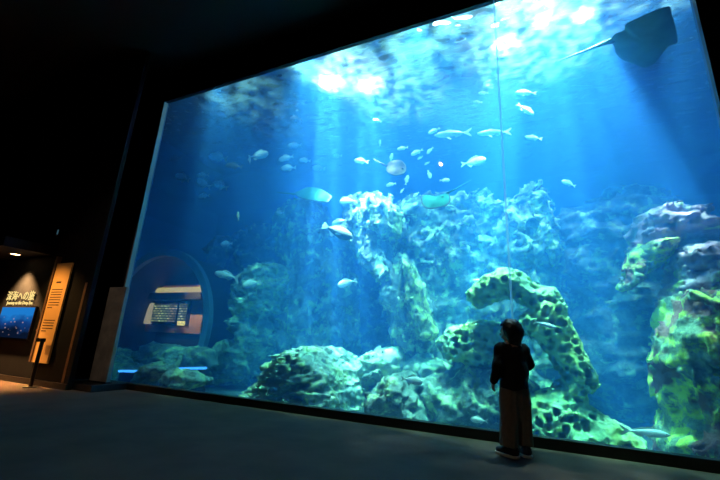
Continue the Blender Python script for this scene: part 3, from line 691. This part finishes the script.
fishes = [
 # label, species, head px, tail px, depth, big
 ('long silver fish with forked tail left of the seam, largest of the upper fish', 'jack', (434.5,136.5), (471.5,131), 7.0, 1, .1),
 ('long silver fish with forked tail crossing the window seam', 'jack', (477.5,134.5), (511.5,130.5), 7.2, 1, .1),
 ('plump silver fish with forked tail below the two long fish', 'bream', (486.5,160), (460.5,164), 7.0, 1, -.1),
 ('topmost yellow backed fish, level, right of the seam', 'yellow', (515,93), (537,92.5), 6.8, 1, .1),
 ('yellow fish slanting down right, middle of the three yellow ones', 'yellow', (534,114.5), (517,104), 6.8, 1, .1),
 ('lowest of the three yellow fish right of the seam', 'yellow', (524.5,137), (542.5,138.5), 6.9, 1, .1),
 ('large dark grouper with pale back in front of the blue rock column', 'grouper', (352,238), (323.5,225.5), 6.4, 1, .1),
 ('pale yellow striped fish tucked just above the dark grouper', 'bream', (332,224.5), (347,219), 7.0, 1, .1),
 ('slim silver fish right of the green winged ray above the grouper', 'bream', (340,202), (358,201), 6.6, 1, .1),
 ('lone pale fish swimming in open water below the grouper', 'bream', (338,286), (356.5,280), 6.8, 1, .1),
 ('silver fish tilting up in the dark water left of the small ray', 'bream', (268,153), (248.5,158), 7.0, 1, .1),
 ('reddish brown fish, only brown one at the left', 'brown', (226,165.5), (242,166.5), 7.0, 1, .1),
 ('pale fish at far left of the blue water, level with the brown fish', 'bream', (209.5,156), (226.5,158.5), 7.0, 1, .1),
 ('long slender silver fish beside the rim of the round window', 'jack', (213,272.5), (241,279), 6.9, 1, -.1),
 ('small blue silver fish over the craggy green stack right of the rim', 'bream', (243,286), (261,281.5), 7.1, 1, .1),
 ('white fish with forked tail above the pale boulder by the glass', 'bream', (423,382.5), (400.5,378.5), 5.5, 1, -.1),
 ('pale fish just left of the child trousers low in the window', 'bream', (470.5,419), (488,421.5), 5.5, 1, .1),
 ('slim pale fish inside the honeycomb arch opening beside the child head', 'jack', (557,328), (533,321), 5.6, 1, -.1),
 ('largest blue silver fish low at the right near the yellow green pillar', 'jack', (670,435), (620,430), 5.5, 1, -.1),
 ('small striped fish hovering above the tip of the honeycomb arch', 'jack', (471,280.5), (488,280.5), 7.0, 1, .1),
 ('lone small yellow spotted fish at the right above the hazy rock wall', 'bream', (561.5,181), (576,186), 7.0, 1, .1),
 ('white fish near the surface under the bright patch of light', 'bream', (373,120), (381.5,121.5), 6.6, 0, .1),
 ('small silver fish above left of the long fish, slanting', 'bream', (428.5,134), (440,127.5), 7.4, 0, .1),
 ('highest of the silver cluster left of the plump fish', 'bream', (397.5,149.5), (408,147), 7.6, 0, .1),
 ('slanting pair fish, upper right of the dark round ray', 'bream', (411,155.5), (423,149), 7.4, 0, .1),
 ('small fish turned edgewise right of the slanting fish', 'bream', (427,154), (433,147), 7.6, 0, .1),
 ('tiny fish below the slanting fish right of the dark ray', 'bream', (417.5,159.5), (423,156), 7.8, 0, .1),
 ('tiny fish pointing down left in the middle of the cluster', 'bream', (424.5,165), (430,161.5), 7.8, 0, .1),
 ('small fish diving steeply below the middle of the cluster', 'bream', (430.5,178.5), (428,170), 7.6, 0, .1),
 ('small round fish directly above the tail root of the green ray', 'bream', (450,180), (439.5,180.5), 7.4, 0, .1),
 ('pale fish poking up behind the dark round ray', 'bream', (392,153), (391,162), 7.4, 0, .1),
 ('pale fish hanging head up below right of the dark round ray', 'bream', (408,175), (405.5,185), 7.4, 0, .1),
 ('tiny slanting fish below the hanging pale fish', 'bream', (400.5,193), (404,188), 7.6, 0, .1),
 ('faint small fish left below the dark round ray', 'bream', (386,186), (396,183), 8.4, 0, .1),
 ('tiny fish just above left of the green ray', 'bream', (413,197), (419,192), 7.6, 0, .1),
 ('silver fish alone left of the dark ray tail', 'bream', (354.5,160.5), (368.5,161.5), 7.0, 0, .1),
 ('tiny upright fish in the beam above the dark ray', 'bream', (380,139.5), (380,146), 7.6, 0, .1),
 ('topmost of the four fish between the slanting silver fish and the beam', 'bream', (288,146), (301.5,144.5), 7.2, 0, .1),
 ('left fish of the four, below the topmost, tilted down left', 'bream', (279,160.5), (293.5,155.5), 7.2, 0, .1),
 ('small bright right hand fish of the four left of the beam', 'bream', (299.5,160), (310.5,160.5), 7.2, 0, .1),
 ('lowest of the four fish left of the beam, above the winged ray', 'bream', (281,169), (296,167), 7.2, 0, .1),
 ('faint fish in the edge of the beam above the winged ray', 'bream', (312.5,167.5), (325,168.5), 8.6, 0, .1),
 ('small upright fish high in the dark water at the left', 'bream', (254.5,126.5), (252,135.5), 7.6, 0, .1),
 ('faint pale fish high in the dark water left of the beam', 'bream', (280,129), (287,128), 8.0, 0, .1),
 ('tiny bluish upright fish under the tail of the slanting silver fish', 'bream', (249.5,157.5), (250,163.5), 7.2, 0, .1),
 ('faint fish close under the surface at upper left', 'bream', (218,113.5), (229.5,116.5), 7.0, 0, .1),
 ('pale fish close under the surface left of the glint', 'bream', (290,118.5), (302.5,121), 7.2, 0, .1),
 ('dim fish leading the dark group at far left', 'bream', (176,175.5), (189,180), 8.0, 0, .1),
 ('upper fish of the tight dim group at the left', 'bream', (197,176), (208.5,174.5), 7.8, 0, .1),
 ('middle fish of the tight dim group at the left, slanting', 'bream', (197,180.5), (210,187), 7.8, 0, .1),
 ('dim fish trailing right of the tight group at the left', 'bream', (214,182.5), (227.5,188), 7.8, 0, .1),
 ('lowest fish of the tight dim group at the left', 'bream', (198.5,196.5), (209.5,195), 7.8, 0, .1),
 ('dimmest fish above the group near the left window edge', 'bream', (170,159.5), (181.5,158), 8.6, 0, .1),
 ('tiny pale fish in the top left corner of the window', 'bream', (171,116.5), (178.5,117.5), 7.6, 0, .1),
 ('dim slanting fish below the tiny pale corner fish', 'bream', (163.5,118), (171.5,123.5), 7.8, 0, .1),
 ('tiny yellow upright fish in the dark water left of the winged ray', 'yellow', (238,211.5), (238.5,220.5), 7.2, 0, .1),
 ('tiny fish below the winged ray tail', 'bream', (276.5,212), (284,212.5), 7.8, 0, .1),
 ('dim blue fish over the dark rock shoulder at the left', 'bream', (221,244.5), (232.5,243), 7.6, 0, .1),
 ('faint small fish high above the long silver fish near the seam, upper of three', 'bream', (482,86.5), (493,87.5), 7.6, 0, .1),
 ('faint small fish, middle of three under the surface left of the seam', 'bream', (478,93.5), (488.5,92.5), 7.6, 0, .1),
 ('faint small fish, lowest of three under the surface left of the seam', 'bream', (473,102.5), (482.5,102), 7.6, 0, .1),
 ('faint fish left of the beam level with the four fish', 'bream', (332,156), (342,155.5), 8.8, 0, .1),
 ('pale fish against the crusted rock top, left one of two', 'bream', (352,215), (362,219), 7.05, 0, .1),
 ('pale fish against the crusted rock top, right one of two', 'bream', (366,223), (378,222), 7.0, 0, .1),
]
for (lb, k, hd, tl, Y, big, yaw) in fishes:
    place_fish(lb, k, hd, tl, Y, bool(big), yaw)

# ================================================================== RAYS
def smooth_loop(pts, n=6):
    out = []; m = len(pts); A = [np.array(p, float) for p in pts]
    for i in range(m):
        p0, p1, p2, p3 = A[i - 1], A[i], A[(i + 1) % m], A[(i + 2) % m]
        for j in range(n):
            t = j / n
            out.append(.5 * ((2 * p1) + (-p0 + p2) * t + (2 * p0 - 5 * p1 + 4 * p2 - p3) * t * t + (-p0 + 3 * p1 - 3 * p2 + p3) * t ** 3))
    return out
def sting_ray(label, outline, tail, c, n, thick, top, under, eyes_px=(), curl=0.0, cen=None, rim=None):
    c = np.array(c, float); n = np.array(n, float); n /= np.linalg.norm(n)
    r = empty('ray', c); tag(r, label, 'ray')
    loop = [PN(a, b, c, n) for a, b in smooth_loop(outline)]
    ce = PN(cen[0], cen[1], c, n) if cen else sum(loop) / len(loop)
    bm = bmesh.new(); m = len(loop); rad = max(np.linalg.norm(p - ce) for p in loop)
    S = [1, .97, .9, .78, .62, .45, .28, .12]
    lay = {}
    for sgn in (1, -1):
        lay[sgn] = []
        for s in S:
            th = thick * (1 - s ** 2) ** .8 * sgn * (1.0 if sgn > 0 else .6)
            ring = []
            for p in loop:
                q = ce + (p - ce) * s; dd = np.linalg.norm(q - ce) / rad
                q = q + n * (th + curl * dd ** 2)
                ring.append(lay[1][0][len(ring)] if (sgn < 0 and s == 1) else bm.verts.new(q))
            lay[sgn].append(ring)
        for a, b in zip(lay[sgn], lay[sgn][1:]):
            for j in range(m): bm.faces.new((a[j], a[(j + 1) % m], b[(j + 1) % m], b[j]))
        cv = bm.verts.new(ce + n * thick * sgn * (1 if sgn > 0 else .6))
        for j in range(m): bm.faces.new((lay[sgn][-1][j], lay[sgn][-1][(j + 1) % m], cv))
    bmesh.ops.recalc_face_normals(bm, faces=bm.faces[:])
    for f in bm.faces:
        f.smooth = True
    me = bpy.data.meshes.new('disc_body'); bm.to_mesh(me); bm.free(); me.materials.append(top); me.materials.append(under)
    me.materials.append(under if rim is None else rim)
    for f in me.polygons:
        up_ = np.dot(np.array(f.normal), n) > 0
        f.material_index = 0 if up_ else 1
        if rim is not None and up_ and f.index < 2 * m: f.material_index = 2
    o = bpy.data.objects.new('disc_body', me); col.objects.link(o); par(o, r)
    tp = [PN(a, b, c, n) + n * curl * .6 for a, b, _ in tail]
    bm = bmesh.new(); tube(bm, tp, [w for _, _, w in tail], 8); par(bm_obj('tail', bm, top, smooth=True), r)
    for (a, b) in eyes_px:
        q = PN(a, b, c, n) + n * thick * .7
        bm = bmesh.new(); g = bmesh.ops.create_uvsphere(bm, u_segments=10, v_segments=8, radius=thick * .35)
        for v in g['verts']: v.co += Vector(q)
        par(bm_obj('eye', bm, M['eye'], smooth=True), r)
    return r
RT = simple('dark_ray_back', (.03, .045, .045), .7, noise=.4, nscale=6)
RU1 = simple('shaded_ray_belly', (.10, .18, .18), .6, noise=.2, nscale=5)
RG = simple('teal_green_ray_skin', (.03, .19, .14), .9, c2=(.012, .08, .06), nscale=3.5, spec=.1)
RU = simple('pale_green_ray_belly', (.75, .98, .88), .5, noise=.2, nscale=5)
RP = simple('mottled_ray_back', (.10, .07, .07), .9, c2=(.008, .010, .012), nscale=4.5, spec=.1)
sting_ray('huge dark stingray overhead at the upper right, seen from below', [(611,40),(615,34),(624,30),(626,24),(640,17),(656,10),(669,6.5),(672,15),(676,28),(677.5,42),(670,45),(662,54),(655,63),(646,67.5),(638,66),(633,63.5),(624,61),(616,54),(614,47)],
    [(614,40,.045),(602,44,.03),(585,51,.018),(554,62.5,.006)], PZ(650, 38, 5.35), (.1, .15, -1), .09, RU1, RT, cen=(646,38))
sting_ray('pale green winged ray gliding left of the beam', [(295,193),(301,190),(308,187),(318,188),(326,192),(332,196.5),(330,200),(327,202.5),(316,201.5),(305,199.5),(298,197)],
    [(298,194.5,.03),(290,193.5,.02),(277,192.5,.008)], P(312,195,6.8), (-.1, -.85, .5), .06, RG, RT, rim=RT)
sting_ray('dark round ray with pale back in the middle of the fish cluster', [(386,169),(388,163),(393,160.5),(400,160),(405,164),(406.5,169),(404,173.5),(396,175.5),(390,174),(387,172)],
    [(388,167,.025),(381,163,.014),(373,159,.006)], P(396,168,6.7), (.1, -.8, .6), .07, RP, RT, eyes_px=((403,171),), rim=RT)
sting_ray('green bellied ray with long thin tail pointing up right', [(421,199),(424,195),(432,197),(440,195.5),(447,193),(450.5,197),(450,202),(446,206),(438,208),(429,209),(423,206)],
    [(446,194,.025),(456,189,.015),(471,180,.006)], P(436,201,6.6), (.05, -.85, .5), .06, RG, RT, eyes_px=((443,199),), rim=RT)
# ================================================================== ALCOVE AT THE LEFT
AY_ = 3.9
M['sign'] = lit('warm_lit_lettering', (1, .72, .25), 1.1)
cp = struct(box('trim_6', -13, -8.2, 3.15, AY_, 2.25, 2.42, M['black']))
bd = struct(box('baseboard_alcove', -13, -6.75, AY_ - .035, AY_, 0, .09, M['bmetal']))
dl = empty('recessed_downlight', (-8.85, 3.6, 2.25)); tag(dl, 'round recessed downlight glowing orange in the low alcove soffit', 'downlight')
q = PZ(15.5, 254, 2.245)
dl.location = q
bm = bmesh.new(); disc_r = .085
def flat_ring(bm, c, r0, r1, z0, z1, n=28):
    rg = []
    for (r, z) in ((r0, z0), (r1, z0), (r1, z1), (r0, z1)):
        rg.append([bm.verts.new((c[0] + r * math.cos(2 * PI * k / n), c[1] + r * math.sin(2 * PI * k / n), z)) for k in range(n)])
    for a in range(4):
        for k in range(n): bm.faces.new((rg[a][k], rg[a][(k + 1) % n], rg[(a + 1) % 4][(k + 1) % n], rg[(a + 1) % 4][k]))
flat_ring(bm, q, .075, .10, 2.235, 2.25); par(bm_obj('trim_ring', bm, M['brown']), dl)
bm = bmesh.new(); tube(bm, [(q[0], q[1], 2.238), (q[0], q[1], 2.249)], [.072, .072], 24); par(bm_obj('lamp_lens', bm, lit('downlight_lens', (1, .68, .3), 14)), dl)
spot('downlight_beam', (q[0], q[1], 2.22), (q[0] + .05, q[1] + .05, 0), 2000, (1, .5, .18), 90, .8, .04)
# lettering
def text(s, px, py, Y, size, mat, name, align='CENTER', ext=.004):
    c = bpy.data.curves.new(name, 'FONT'); c.resolution_u = 3; c.body = s; c.size = size; c.extrude = ext; c.align_x = align; c.materials.append(mat)
    o = bpy.data.objects.new(name, c); col.objects.link(o); q = P(px, py, Y); bpy.context.view_layer.update(); me = bpy.data.meshes.new_from_object(o.evaluated_get(bpy.context.evaluated_depsgraph_get())); bpy.data.objects.remove(o); o = bpy.data.objects.new(name, me); col.objects.link(o); o.location = q; o.rotation_euler = (PI / 2, 0, 0); return o
xa, xb = P(4.5, 297, AY_ - .03)[0], P(33.5, 297, AY_ - .03)[0]
sn = text('深海への旅', 19.5, 299.5, AY_ - .02, (xb - xa) / 5.3, M['sign'], 'sign_lettering')
tag(sn, 'yellow lit Japanese title lettering above the blue picture panel', 'sign')
sn2 = text('Journey to the Deep Sea', 19, 304.3, AY_ - .02, (xb - xa) / 11.5, M['sign'], 'sign_lettering')
tag(sn2, 'small English subtitle lettering under the yellow Japanese title', 'sign')
# blue picture panel
def panel_mat():
    m, t, o = nt('deep_sea_picture'); e = nd(t, 'ShaderNodeEmission', Strength=1.2)
    tc = nd(t, 'ShaderNodeTexCoord'); sp = nd(t, 'ShaderNodeSeparateXYZ'); t.links.new(tc.outputs['Generated'], sp.inputs[0])
    n = nd(t, 'ShaderNodeTexNoise', Scale=2.2, Detail=2.0); t.links.new(tc.outputs['Generated'], n.inputs['Vector'])
    a = nd(t, 'ShaderNodeMath', operation='MULTIPLY_ADD'); t.links.new(n.outputs[0], a.inputs[0]); a.inputs[1].default_value = .6; t.links.new(sp.outputs[2], a.inputs[2])
    r = nd(t, 'ShaderNodeValToRGB'); cr = r.color_ramp; cr.elements[0].position = .55; cr.elements[0].color = (.002, .006, .02, 1); cr.elements[1].position = 1.3 if False else 1.0; cr.elements[1].color = (.01, .16, .5, 1)
    e2 = cr.elements.new(.8); e2.color = (.005, .04, .18, 1)
    t.links.new(a.outputs[0], r.inputs[0])
    v = nd(t, 'ShaderNodeTexVoronoi', Scale=9.0); t.links.new(tc.outputs['Generated'], v.inputs['Vector'])
    r2 = nd(t, 'ShaderNodeValToRGB'); r2.color_ramp.elements[0].position = .12; r2.color_ramp.elements[0].color = (1, 1, 1, 1); r2.color_ramp.elements[1].position = .28; r2.color_ramp.elements[1].color = (0, 0, 0, 1)
    t.links.new(v.outputs['Distance'], r2.inputs[0])
    # creatures only in the middle band
    b = nd(t, 'ShaderNodeMapRange'); t.links.new(sp.outputs[2], b.inputs[0]); b.inputs['From Min'].default_value = .72; b.inputs['From Max'].default_value = .6
    mu = nd(t, 'ShaderNodeMath', operation='MULTIPLY'); t.links.new(r2.outputs[0], mu.inputs[0]); t.links.new(b.outputs[0], mu.inputs[1])
    m2 = nd(t, 'ShaderNodeMath', operation='MULTIPLY'); t.links.new(mu.outputs[0], m2.inputs[0]); m2.inputs[1].default_value = .55
    mx = nd(t, 'ShaderNodeMixRGB'); mx.inputs[2].default_value = (.45, .3, .3, 1); t.links.new(m2.outputs[0], mx.inputs[0]); t.links.new(r.outputs[0], mx.inputs[1])
    t.links.new(mx.outputs[0], e.inputs[0]); t.links.new(e.outputs[0], o.inputs[0]); return m
pn = empty('picture_panel', (0, 0, 0)); x0, z0 = xz(-6, 336.5, AY_ - .05); x1, z1 = xz(35, 307.5, AY_ - .05)
pn.location = ((x0 + x1) / 2, AY_, z0)
tag(pn, 'backlit blue deep sea picture panel below the yellow lettering', 'panel')
par(box('frame', x0 - .02, x1 + .02, AY_ - .045, AY_, z0 - .02, z1 + .02, M['bmetal']), pn)
par(box('picture', x0, x1, AY_ - .05, AY_ - .044, z0, z1, panel_mat()), pn)
# orange board
M['board'] = simple('orange_cream_board', (.88, .50, .16), .6)
ob = empty('text_board', (-7.62, AY_, .36)); tag(ob, 'tall orange lit information board with small text beside the picture panel', 'board')
par(box('board', -7.83, -7.37, AY_ - .06, AY_ - .03, .36, 2.06, M['board']), ob)
par(box('backing', -7.81, -7.43, AY_ - .03, AY_ - .002, .38, 2.04, M['bmetal']), ob)
bs = par(box('side_strip', -7.90, -7.845, AY_ - .07, AY_ - .002, .36, 2.2, M['brown']), ob); bs['label'] = 'brown wooden side strip'
random.seed(3)
for (zt, nrow) in ((1.70, 1), (1.58, 8), (1.05, 5)):
    for r_ in range(nrow):
        z = zt - r_ * .045; x0_, x1_ = (-7.70, -7.56) if nrow == 1 else (-7.78, -7.46 if r_ < nrow - 1 else -7.64)
        par(box('heading' if nrow == 1 else 'text_line', x0_, x1_, AY_ - .0615, AY_ - .0595, z, z + (.03 if nrow == 1 else .014), M['dark']), ob)
spot('board_lamp', (-8.0, 2.6, 2.2), (-7.6, 3.9, 1.15), 130, (1, .5, .14), 62, .9, .03)
struct(box('warm_edge_paint', -6.93, -6.87, AY_ - .02, AY_ + .01, .1, 1.7, M['brown']))  # warm light on the wall corner, put in as a brown strip
# barrier post
bp_ = empty('barrier_post', (-7.42, 3.72, 0)); tag(bp_, 'short black barrier post with a bent top arm before the orange board', 'post')
bm = bmesh.new(); tube(bm, [(-7.42, 3.72, .012), (-7.42, 3.72, .70)], [.028, .028], 14); par(bm_obj('pole', bm, M['bmetal']), bp_)
bm = bmesh.new(); tube(bm, [(-7.42, 3.72, 0), (-7.42, 3.72, .014)], [.10, .10], 20); par(bm_obj('foot_plate', bm, M['bmetal']), bp_)
bm = bmesh.new(); add_box(bm, -7.56, -7.39, 3.685, 3.755, .70, .76, .012); par(bm_obj('top_arm', bm, M['bmetal']), bp_)
# grey slab
sb = empty('upright_slab', (-6.65, 4.3, .1)); tag(sb, 'weathered grey upright slab standing at the left end of the big window', 'slab')
xl, zl = xz(92, 382, 4.3); xr, zr = xz(108, 382, 4.3); xt, zt = xz(118, 288, 4.3)
par(box('slab_panel', -6.87, -6.42, 4.27, 4.33, .1, 1.68, M['slab'], bev=.008), sb)
par(box('base_strip', -6.89, -6.40, 4.25, 4.35, .1, .125, M['bmetal']), sb)
# small wall fixture high at the left
fx = empty('emergency_light', P(57, 235, AY_ - .02)); q = P(57, 232, AY_ - .06)
tag(fx, 'small dim bluish emergency fixture on the dark wall at the left', 'light fixture')
par(box('housing', q[0] - .06, q[0] + .06, AY_ - .06, AY_, q[2] - .07, q[2] + .05, M['bmetal'], bev=.01), fx)
par(box('lens', q[0] + .02, q[0] + .045, AY_ - .068, AY_ - .059, q[2] - .05, q[2] + .04, lit('dim_blue_lens', (.12, .3, .4), .25)), fx)

# ================================================================== THE CHILD
def sdf_mesh(name, prims, h, mat, k=.02, post=None, clip=None):
    pts = np.array([p for pr in prims for p in (pr[0], pr[1])]); rm = max(max(pr[2], pr[3]) for pr in prims) + .03
    lo, hi = pts.min(0) - rm, pts.max(0) + rm
    n = ((hi - lo) / h).astype(int) + 2
    ax = [lo[i] + np.arange(n[i]) * h for i in range(3)]
    f = np.full(n, .06)
    for pr in prims:
        a, b, ra, rb = np.array(pr[0], float), np.array(pr[1], float), pr[2], pr[3]
        kk = pr[4] if len(pr) > 4 and pr[4] is not None else k
        sc = np.array(pr[5]) if len(pr) > 5 else np.ones(3)
        m = max(ra, rb) * max(1, 1 / sc.min()) + .05
        l_, h_ = np.minimum(a, b) - m, np.maximum(a, b) + m
        i0 = [max(0, int((l_[i] - lo[i]) / h)) for i in range(3)]; i1 = [min(n[i], int((h_[i] - lo[i]) / h) + 1) for i in range(3)]
        X, Y, Z = np.meshgrid(ax[0][i0[0]:i1[0]], ax[1][i0[1]:i1[1]], ax[2][i0[2]:i1[2]], indexing='ij')
        p = np.stack([X, Y, Z], -1)
        e = (b - a); L2 = (e * e).sum() + 1e-12
        t = np.clip(((p - a) * e).sum(-1) / L2, 0, 1)
        d = np.sqrt((((p - a - t[..., None] * e) * sc) ** 2).sum(-1)) - (ra + t * (rb - ra))
        s_ = (slice(i0[0], i1[0]), slice(i0[1], i1[1]), slice(i0[2], i1[2]))
        g = f[s_]; hh = np.clip(.5 + .5 * (g - d) / kk, 0, 1); f[s_] = g * (1 - hh) + d * hh - kk * hh * (1 - hh)
    if post or clip:
        X, Y, Z = np.meshgrid(*ax, indexing='ij')
        if post:
            nb = np.abs(f) < .03; f[nb] += post(np.stack([X[nb], Y[nb], Z[nb]], 1))
        if clip: f = np.maximum(f, clip(X, Y, Z))
    f[0] = f[-1] = 1; f[:, 0] = f[:, -1] = 1; f[:, :, 0] = f[:, :, -1] = 1
    V, Q = surface_nets(-f, lo, h)
    return mesh_obj(name, V, Q, mat, smooth=True)
M['skin'] = simple('skin', (.55, .33, .24), .55)
M['hair'] = simple('black_hair', (.012, .009, .008), .45, noise=.3, nscale=40)
M['sweater'] = simple('black_sweater', (.010, .010, .012), .9, noise=.3, nscale=60)
M['trousers'] = simple('tan_trousers', (.27, .20, .14), .9, noise=.15, nscale=30)
M['shoe'] = simple('black_shoe', (.012, .012, .014), .6)
M['sole'] = simple('white_sole', (.75, .68, .5), .6)
yawb, yawh = math.radians(38), math.radians(34)
HC = np.array((-.01, .0, 1.095))       # head centre, body axes: x right, y forward
def hr(p):   # head turn
    c, s = math.cos(yawh), math.sin(yawh); return (HC[0] + p[0] * c - p[1] * s, HC[1] + p[0] * s + p[1] * c, HC[2] + p[2])
Lsh, Lel, Lwr = (-.118, -.0, .93), (-.178, -.03, .785), (-.20, .02, .64)
Rsh, Rel, Rwr = (.118, 0, .93), (.19, .02, .80), (.205, .13, .845)
body = [((0, 0, .62), (0, 0, .92), .085, .095, .03, (.85, 1.15, 1)), ((0, 0, .92), (0, 0, 1.0), .08, .04), ((0, 0, .98), hr((0, -.01, -.04)), .036, .036),
        (hr((0, -.012, .02)), hr((0, .005, .015)), .082, .078), (hr((0, .03, -.03)), hr((0, .035, -.055)), .052, .036),
        (hr((0, .072, -.005)), hr((0, .092, -.022)), .008, .013, .012), (hr((0, .07, -.05)), hr((0, .08, -.052)), .013, .009, .01),
        (hr((.076, -.005, -.01)), hr((.08, -.012, .012)), .012, .014, .01), (hr((-.076, -.005, -.01)), hr((-.08, -.012, .012)), .012, .014, .01),
        ((-.06, 0, .95), Lsh, .05, .045), (Lsh, Lel, .04, .03), (Lel, Lwr, .03, .021), ((.06, 0, .95), Rsh, .05, .045), (Rsh, Rel, .04, .03), (Rel, Rwr, .03, .021),
        ((0, 0, .60), (-.05, 0, .5), .075, .06), ((0, 0, .60), (.05, 0, .5), .075, .06),
        ((-.05, 0, .5), (-.07, .01, .30), .06, .045), ((-.07, .01, .30), (-.075, 0, .08), .048, .03), ((.05, 0, .5), (.07, .02, .30), .06, .045), ((.07, .02, .30), (.075, .02, .08), .048, .03),
        ((-.075, -.01, .05), (-.08, .09, .04), .03, .025), ((.075, .01, .05), (.08, .11, .04), .03, .025)]
def hand(w, d, side, curl):
    """palm, four unequal bent fingers and a thumb leaving the side of the palm"""
    w = np.array(w, float); d = np.array(d, float); d /= np.linalg.norm(d); side = np.array(side, float); side -= d * side.dot(d); side /= np.linalg.norm(side); nn = np.cross(d, side) * curl
    out = [(w, w + d * .02, .018, .018, .01), (w + d * .02 + side * .010, w + d * .055 + side * .014, .013, .012, .008), (w + d * .02 - side * .010, w + d * .055 - side * .012, .013, .012, .008)]
    for i, L in enumerate((.040, .046, .043, .033)):
        o_ = side * (.021 - .014 * i); a = w + d * .058 + o_
        b = a + (d * .9 + nn * .25) * L * .5; c = b + (d * .7 + nn * .7) * L * .5
        out += [(a - d * .01, b, .0075, .007, .003), (b, c, .007, .006, .003)]
    a = w + d * .018 + side * .018; b = a + (d * .6 + side * .8) * .022; c = b + (d * .95 + side * .1 + nn * .2) * .02
    out += [(a, b, .009, .0085, .006), (b, c, .0085, .007, .004)]
    return out
body += hand(Lwr, (-.05, .22, -1), (.25, 1, .1), 1) + hand(Rwr, (.25, .8, .55), (-.9, .3, .2), -1)
ch = empty('person', (0, 0, 0)); tag(ch, 'small child in a black sweater and wide tan trousers standing at the glass', 'person')
def ch_add(o): o.parent = ch; return o
ch_add(sdf_mesh('body', body, .005, M['skin']))
def fold(s, a, fz=5):
    return lambda p: a * fbm(np.stack([p[:, 0] * 22, p[:, 1] * 22, p[:, 2] * fz], 1) + s, 2)
sw = [((0, -.005, .60), (0, -.005, .74), .118, .112, .03, (.86, 1.12, 1)), ((0, -.005, .74), (0, -.005, .89), .115, .105, .03, (.82, 1.1, 1)), ((0, 0, .90), (0, 0, .985), .085, .05),
      ((-.045, 0, .945), Lsh, .052, .056), (Lsh, Lel, .058, .046), (Lel, Lwr, .046, .036), ((.045, 0, .945), Rsh, .052, .056), (Rsh, Rel, .058, .048), (Rel, (.203, .11, .84), .047, .036)]
ch_add(sdf_mesh('sweater', sw, .008, M['sweater'], .03, fold(3, .012, 9), lambda X, Y, Z: np.maximum(.575 + .012 * np.sin(X * 30) - Z, Z - 1.02)))
tr_ = [((-.035, 0, .63), (-.055, 0, .46), .088, .088, .03), ((.035, 0, .63), (.055, 0, .46), .088, .088, .03), ((-.055, 0, .46), (-.088, -.005, .08), .084, .080, .008), ((.055, 0, .46), (.088, .02, .08), .084, .080, .008)]
ch_add(sdf_mesh('trousers', tr_, .008, M['trousers'], .02, fold(8, .022, 2.2), lambda X, Y, Z: np.maximum(.088 + .01 * np.sin(X * 25) - Z, Z - .66)))
hair = [(hr((0, -.016, .03)), hr((0, -.004, .034)), .100, .096), (hr((0, -.055, -.01)), hr((0, -.045, -.075)), .078, .062), (hr((.060, -.02, -.0)), hr((.058, -.025, -.085)), .042, .026), (hr((-.060, -.03, -.0)), hr((-.056, -.03, -.085)), .042, .028)]
def hairclip(X, Y, Z):
    c, s = math.cos(yawh), math.sin(yawh); lx = (X - HC[0]) * c + (Y - HC[1]) * s; ly = -(X - HC[0]) * s + (Y - HC[1]) * c; lz = Z - HC[2]
    return np.minimum(ly - .035, .055 - lz)          # the open face region
ch_add(sdf_mesh('hair', hair, .006, M['hair'], .03, lambda p: .006 * fbm(p * np.array([70, 70, 8]), 2), hairclip))
for (cx, cy, an) in ((-.078, .0, .35), (.08, .02, -.05)):
    c, s = math.cos(an), math.sin(an)
    def L_(x, y, z): return (cx + x * c - y * s, cy + x * s + y * c, z)
    sh = [(L_(0, -.045, .05), L_(0, .03, .05), .040, .036), (L_(0, .03, .045), L_(0, .115, .037), .037, .030), (L_(0, -.04, .05), L_(0, -.035, .09), .036, .034)]
    so = ch_add(sdf_mesh('shoe', sh, .007, M['shoe'], .02, None, lambda X, Y, Z: .022 - Z))
    sl = [(L_(0, -.045, .02), L_(0, .03, .02), .046, .043), (L_(0, .03, .02), L_(0, .118, .02), .043, .036)]
    o2 = sdf_mesh('sole', sl, .006, M['sole'], .02, None, lambda X, Y, Z: np.maximum(-Z, Z - .026)); o2.parent = so; o2['label'] = 'white rubber sole'
for sd in (-1, 1):
    bm = bmesh.new(); g = bmesh.ops.create_uvsphere(bm, u_segments=12, v_segments=8, radius=.011)
    for v in g['verts']: v.co += Vector(hr((sd * .03, .071, .008)))
    ch_add(bm_obj('eye', bm, M['eye'], smooth=True))
q = PZ(518, 457, 0)
ch.location = (q[0], q[1], 0); ch.rotation_euler = (0, 0, yawb)
